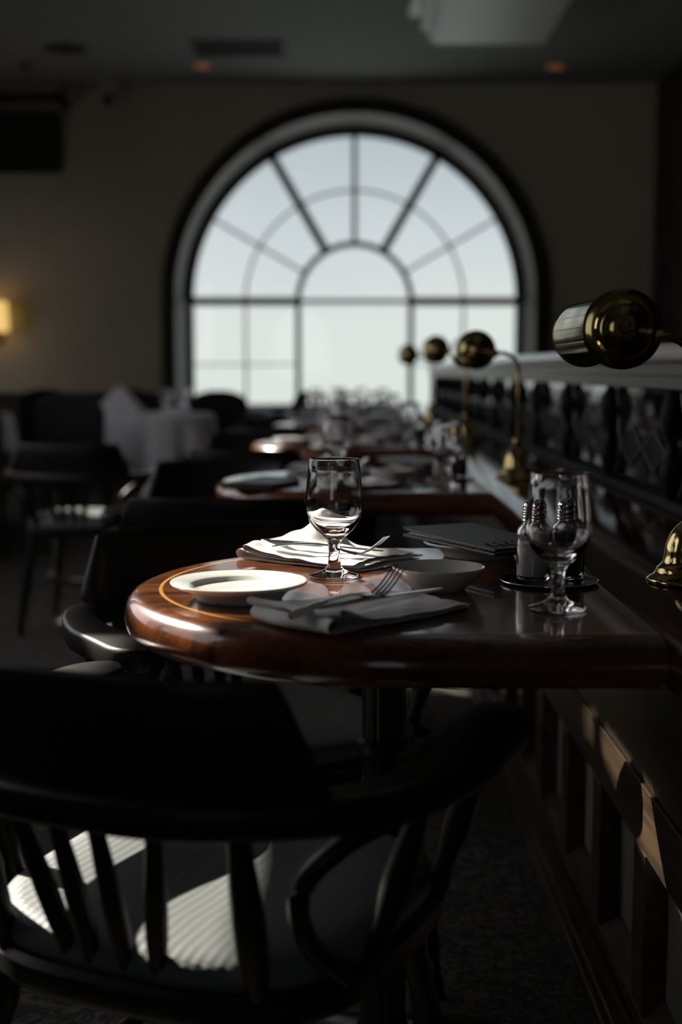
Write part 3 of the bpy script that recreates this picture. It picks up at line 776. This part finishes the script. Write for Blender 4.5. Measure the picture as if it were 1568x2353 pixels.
# ================================================================== lay the tables
ZT = .7505
def put(proto, name_label, cat, grp, x, y, z, rz, first, tilt=0):
    if first:
        proto.location = (x, y, z); proto.rotation_euler = (0, tilt, rz); tag(proto, name_label, cat, grp); return proto
    o = dup(proto, (x, y, z), rz, name_label, grp); o.rotation_euler = (0, tilt, rz); return o
NM = {'nearest': 'the nearest table', 'second': 'the second table', 'third': 'the third table', 'fourth': 'the fourth table', 'farthest': 'the farthest table'}
for ti, (left, yc, nm) in enumerate(TAB):
    f = ti == 0; t = NM[nm]; dy = yc - 1.735; dx = left + .291
    rj = random.Random(ti*11+1)
    J = (lambda a: 0) if f else (lambda a: rj.uniform(-a, a))
    if ti != 1: put(P_plate, f'white side plate in sunlight at the rounded end of {t}' if f else f'white side plate at the rounded end of {t}', 'plate', 'side plates', -.131+dx*.8+J(.006), 1.617+dy+J(.006), ZT, J(3), f)
    put(P_bowl, f'shallow white dish between napkins on {t}', 'dish', 'shallow dishes', .124+J(.006), 1.690+dy+J(.006), ZT, 0, f)
    put(P_plate, f'white side plate under the black menu folder on {t}', 'plate', 'side plates', .209, 2.000+dy, ZT, 0, False)
    put(P_menu, f'black leather menu folder with embossed scrollwork lying on {t}', 'menu', 'menu folders', .211, 1.965+dy, ZT+.0245, R(-63)+J(.05), f)
    put(P_tray, f'round black tray holding the shakers on {t}', 'tray', 'condiment trays', .278, 1.745+dy, ZT, 0, f)
    put(P_salt, f'glass salt shaker with a chrome cap on the tray of {t}', 'shaker', 'salt and pepper shakers', .256, 1.745+dy, ZT+.0042, 0, f)
    put(P_pepper, f'dark-filled glass pepper shaker on the tray of {t}', 'shaker', 'salt and pepper shakers', .304, 1.757+dy, ZT+.0042, 0, f)
    put(P_gob, f'clear empty goblet in focus at the middle of {t}' if f else f'clear empty goblet at the middle of {t}', 'glass', 'water goblets', -.013+J(.006), 1.792+dy-abs(J(.006)), ZT, 0, f)
    put(P_gob, f'clear empty goblet beside the shakers, nearer the ledge on {t}', 'glass', 'water goblets', .257+J(.012), 1.547+dy+J(.008), ZT, 0, False)
    put(P_napF, f'folded white napkin on the near side of {t}', 'napkin', 'folded napkins', .022, 1.508+dy, ZT, R(46), f)
    put(P_napB, f'folded white napkin on the far side of {t}', 'napkin', 'folded napkins', -.020, 1.968+dy, ZT, R(-36), f)
    # near setting
    put(P_knife, f'steel knife under the fork on the near napkin of {t}', 'knife', 'knives', .040, 1.497+dy, ZT+.0165, R(42), f)
    put(P_fork, f'steel dinner fork with upturned tines on the near napkin of {t}', 'fork', 'dinner forks', .006, 1.464+dy, ZT+.0215, R(50), f, -.09)
    # far setting
    put(P_knife, f'steel knife beside the fork on the far napkin of {t}', 'knife', 'knives', -.035, 1.955+dy, ZT+.0165, R(-31), False)
    put(P_fork, f'steel dinner fork on the far napkin of {t}, tines towards the dish', 'fork', 'dinner forks', -.022, 1.912+dy, ZT+.0175, R(-29), False, -.04)
# the menu lying flat on the second table and a few more glasses on the crowded far tables
put(P_menu, 'black leather menu folder lying alone near the rounded end of the second table', 'menu', 'menu folders', -.195, 3.26, ZT, R(72), False)
for i, (x, y, lb) in enumerate([(.05, 7.15, 'goblet at the far side of the fourth table'), (-.12, 6.8, 'goblet near the rounded end of the fourth table'), (.17, 7.2, 'goblet near the lamp on the fourth table'),
        (-.05, 8.80, 'goblet at the far side of the farthest table'), (.12, 8.86, 'goblet beside the ledge end of the farthest table'), (-.18, 8.5, 'goblet near the rounded end of the farthest table')]):
    put(P_gob, 'clear ' + lb, 'glass', 'water goblets', x, y, ZT, 0, False)

# ================================================================== left side of the room
def cloth_table(x, y, r, hem, label_t, label_c, n=120, seed=1, first=True):
    t = thing('round_table', label_t, 'table', (x, y, 0), 0, 'round clothed tables')
    MB().lathe([(0, .70), (r-.02, .70), (r-.02, .733), (0, .733)], 40).build('tabletop', M['black_wood'], t)
    MB().lathe([(.04, .04), (.045, .3), (.035, .70)], 20).build('pedestal', M['black_wood'], t)
    MB().lathe([(0, 0), (.24, 0), (.24, .02), (.05, .045), (0, .045)], 32).build('foot', M['black_wood'], t)
    rnd = random.Random(seed); vs = []; rows = 18
    for q in range(rows+6):
        for i in range(n):
            a = 2*pi*i/n
            if q < 6: rr = r*(q/5)*.999 + .001; z = .737
            else:
                u = (q-5)/rows; half = r*1.55
                d = half/max(abs(cos(a+.6)), abs(sin(a+.6)))            # square cloth: corners hang lower
                drop = min(d - r, .46)*.98
                z = .737 - drop*u
                rr = r + .012 + u*(.03 + .028*sin(11*a+seed) + .012*sin(23*a))
            vs.append((rr*cos(a), rr*sin(a), z))
    fs = [(q*n+i, q*n+(i+1) % n, (q+1)*n+(i+1) % n, (q+1)*n+i) for q in range(rows+5) for i in range(n)]
    b = MB(); b.add(vs, fs + [list(range(n))]); o = b.build('tablecloth', M['cloth'], ang=80, solid=.001); o.location = (x, y, 0)
    tag(o, label_c, 'tablecloth', 'white tablecloths')
cloth_table(-1.36, 9.0, .46, .4, 'round table under a white cloth left of the arched window', 'white tablecloth hanging in folds, left of the arched window', seed=2)
cloth_table(-2.70, 8.9, .42, .4, 'round table under a white cloth at the left edge, behind dark chairs', 'white tablecloth just showing at the left edge behind dark chairs', seed=5)
cloth_table(-1.02, 10.45, .42, .4, 'round table under a white cloth closest to the window\'s lower left corner', 'white tablecloth closest to the window\'s lower left corner', seed=7)
def cone_napkin(x, y, h, label, s=1):
    b = MB(); n = 36; vs = []
    for q in range(7):
        u = q/6
        for i in range(n):
            a = 2*pi*i/n; rr = (.085*(1-u)**.8 + .004)*s*(1 + .16*sin(6*a)*(1-u)); vs.append((rr*cos(a)*1.3, rr*sin(a)*.7, h*u))
    fs = [(q*n+i, q*n+(i+1) % n, (q+1)*n+(i+1) % n, (q+1)*n+i) for q in range(6) for i in range(n)]
    b.add(vs, fs + [list(range(n)), [6*n+i for i in range(n)]]); o = b.build('folded_napkin', M['cloth'], ang=60)
    o.location = (x, y, .7385); tag(o, label, 'napkin', 'standing napkins')
cone_napkin(-1.52, 8.9, .19, 'white napkin folded into a peak on the clothed table left of the window', 1.5)
cone_napkin(-1.05, 10.25, .14, 'bright white folded napkin against the window\'s lower left pane', 1.1)
cone_napkin(-2.56, 8.8, .12, 'white folded napkin at the left edge on the clothed table behind dark chairs')
for i, (x, y, lb) in enumerate([(-1.20, 8.85, 'clear goblet on the clothed table, against the window\'s left casing'), (-1.25, 10.3, 'clear goblet on the clothed table in the window corner')]):
    put(P_gob, lb, 'glass', 'water goblets', x, y, .7385, 0, False)
def side_chair():
    r = thing('upholstered_chair', 'x', 'chair')
    b = MB(); b.box((-.23, -.22, .40), (.23, .23, .47)); b.build('seat', M['upholstery'], r, bevel=.025)
    vs = []; n = 20; fs = []
    prof = []
    for i in range(n+1):
        a = pi*i/n; prof.append((-.215*cos(a), .76 + .13*sin(a)**.7 if sin(a) > 0 else .76))
    prof = [(-.19, .46)] + prof + [(.19, .46)]; m = len(prof)
    for d in (0, .06):
        for x, z in prof: vs.append((x, -.19 - d - (z-.46)*.18 + abs(x)*.12, z))
    fs = [list(range(m)), [m+i for i in range(m)][::-1]] + [(i, (i+1) % m, m+(i+1) % m, m+i) for i in range(m)]
    b = MB(); b.add(vs, fs); b.build('backrest', M['upholstery'], r, bevel=.012)
    for sx_ in (-1, 1):
        for sy in (-1, 1):
            MB().tube([(sx_*.19, sy*.19, .41), (sx_*.2, sy*.21, 0)], [.02, .013], 10).build('leg', M['black_wood'], r)
    return r
P_sc = side_chair(); GS = 'black upholstered chairs round the clothed tables'
spots = [(-1.62, 8.15, .15, 1, 'black upholstered chair tucked under the near left of the middle clothed table'),
         (-2.02, 7.25, .1, 1, 'black upholstered chair with high rounded back, left of the middle clothed table'),
         (-2.2, 9.72, .3, -1, 'black upholstered chair between the two clothed tables'),
         (-.56, 9.15, -1, .1, 'black upholstered chair to the right of the middle clothed table'),
         (-.93, 9.72, -.1, 1, 'black upholstered chair silhouetted in the window\'s lower left pane'),
         (-.30, 10.45, -1, .1, 'black upholstered chair silhouetted beside the window\'s left upright bar'),
         (-1.62, 9.82, .2, -1, 'black upholstered chair on the far side of the middle clothed table')]
for i, (x, y, ax, ay, lb) in enumerate(spots):
    rz = face(ax, ay)
    if i == 0: P_sc.location = (x, y, 0); P_sc.rotation_euler = (0, 0, rz); tag(P_sc, lb, 'chair', GS)
    else: dup(P_sc, (x, y, 0), rz, lb, GS)

# ================================================================== wall and ceiling fittings
r = thing('wall_sconce', 'small glowing yellow lamp shade on the back wall at the left edge', 'lamp', (-3.0, 11.34, 1.37))
MB().lathe([(.115, 0), (.105, .25), (.102, .25), (.112, 0)], 32, (0, 0, 0), close=True).build('lamp_shade', M['shade_lit'], r)
b = MB().tube([(0, .155, -.06), (0, .05, -.06), (0, 0, -.02), (0, 0, .1)], .008, 10).lathe([(0, .135), (.04, .135), (.04, .155), (0, .155)], 20, (0, 0, -.06), axis='Y'); b.build('bracket', M['brass'], r)
pl = bpy.data.lights.new('sconce_bulb', 'POINT'); pl.energy = .04; pl.color = (1, .75, .4); pl.shadow_soft_size = .03
po = bpy.data.objects.new('sconce_bulb', pl); COL.objects.link(po); po.parent = r; po.location = (0, 0, .12)
r = thing('framed_picture', 'dark framed picture hung high on the back wall at the left', 'picture', (-2.83, 11.5, 2.72))
b = MB(); X0, X1, Z1 = -.4, .4, .50
b.box((X0, -.04, 0), (X1, 0, .04)).box((X0, -.04, Z1-.04), (X1, 0, Z1)).box((X0, -.04, .04), (X0+.04, 0, Z1-.04)).box((X1-.04, -.04, .04), (X1, 0, Z1-.04)); b.build('frame', M['black'], r, bevel=.003)
MB().box((X0+.04, -.015, .04), (X1-.04, -.005, Z1-.04)).build('canvas', M['picture'], r, smooth=False)
r = thing('track_bar', 'dark horizontal bar mounted above the framed picture', 'rail', (-2.9, 11.5, 3.27))
MB().box((-.6, -.16, .02), (.55, -.10, .10)).build('bar', M['black'], r, bevel=.004)
MB().box((-.5, -.10, .04), (-.46, 0, .08)).box((.42, -.10, .04), (.46, 0, .08)).build('bracket', M['black'], r)
def spot(x, z, lb):
    r = thing('spotlight', lb, 'spotlight', (x, 11.4, z), 0, 'spotlights high on the back wall')
    MB().lathe([(0, -.07), (.035, -.07), (.04, -.06), (.04, .02), (.025, .05), (0, .05)], 24, axis='Y').build('lamp_head', M['black'], r, ang=40)
    MB().box((-.012, .0, .0), (.012, .1, .02)).build('bracket', M['black'], r)
spot(-2.36, 3.27, 'small dark spotlight just right of the framed picture\'s bar')
spot(-2.0, 3.31, 'small dark spotlight alone on the wall, nearer the window')
r = thing('ceiling_vent', 'dark rectangular air vent in the ceiling above the window', 'vent', (-.79, 10.25, CZ))
MB().box((-.36, -.25, -.012), (.36, -.21, 0)).box((-.36, .21, -.012), (.36, .25, 0)).box((-.36, -.21, -.012), (-.32, .21, 0)).box((.32, -.21, -.012), (.36, .21, 0)).build('frame', M['black'], r)
b = MB()
for k in range(9): b.add([(-.32, -.2+k*.045, -.002), (.32, -.2+k*.045, -.002), (.32, -.175+k*.045, -.014), (-.32, -.175+k*.045, -.014)], [(0,1,2,3)])
b.build('slats', M['black'], r, smooth=False, solid=.002)
def downlight(x, y, lb):
    r = thing('downlight', lb, 'light', (x, y, CZ), 0, 'orange downlights')
    MB().lathe([(.075, -.006), (.10, -.008), (.105, 0), (.075, 0)], 32, close=True).build('trim_ring', M['ceil'], r)
    MB().lathe([(0, -.005), (.075, -.005), (.075, -.002), (0, -.002)], 32).build('diffuser', M['downlight'], r)
downlight(-1.137, 10.82, 'dim orange downlight in the ceiling left of the dark vent\'s middle')
downlight(1.71, 10.87, 'dim orange downlight in the ceiling on the right, beyond the pale soffit')
r = thing('ceiling_speaker', 'faint round speaker grille flush in the ceiling left of the vent', 'speaker', (-2.118, 10.25, CZ))
MB().lathe([(0, -.010), (.15, -.010), (.165, -.006), (.17, 0), (0, 0)], 40).build('grille', M['black'], r)
tag(MB().lathe([(0, -.04), (.04, -.035), (.05, -.02), (.05, 0), (0, 0)], 24, (-2.555, 10.8, CZ)).build('smoke_detector', M['black']), 'tiny dark smoke detector on the ceiling at the left', 'detector')
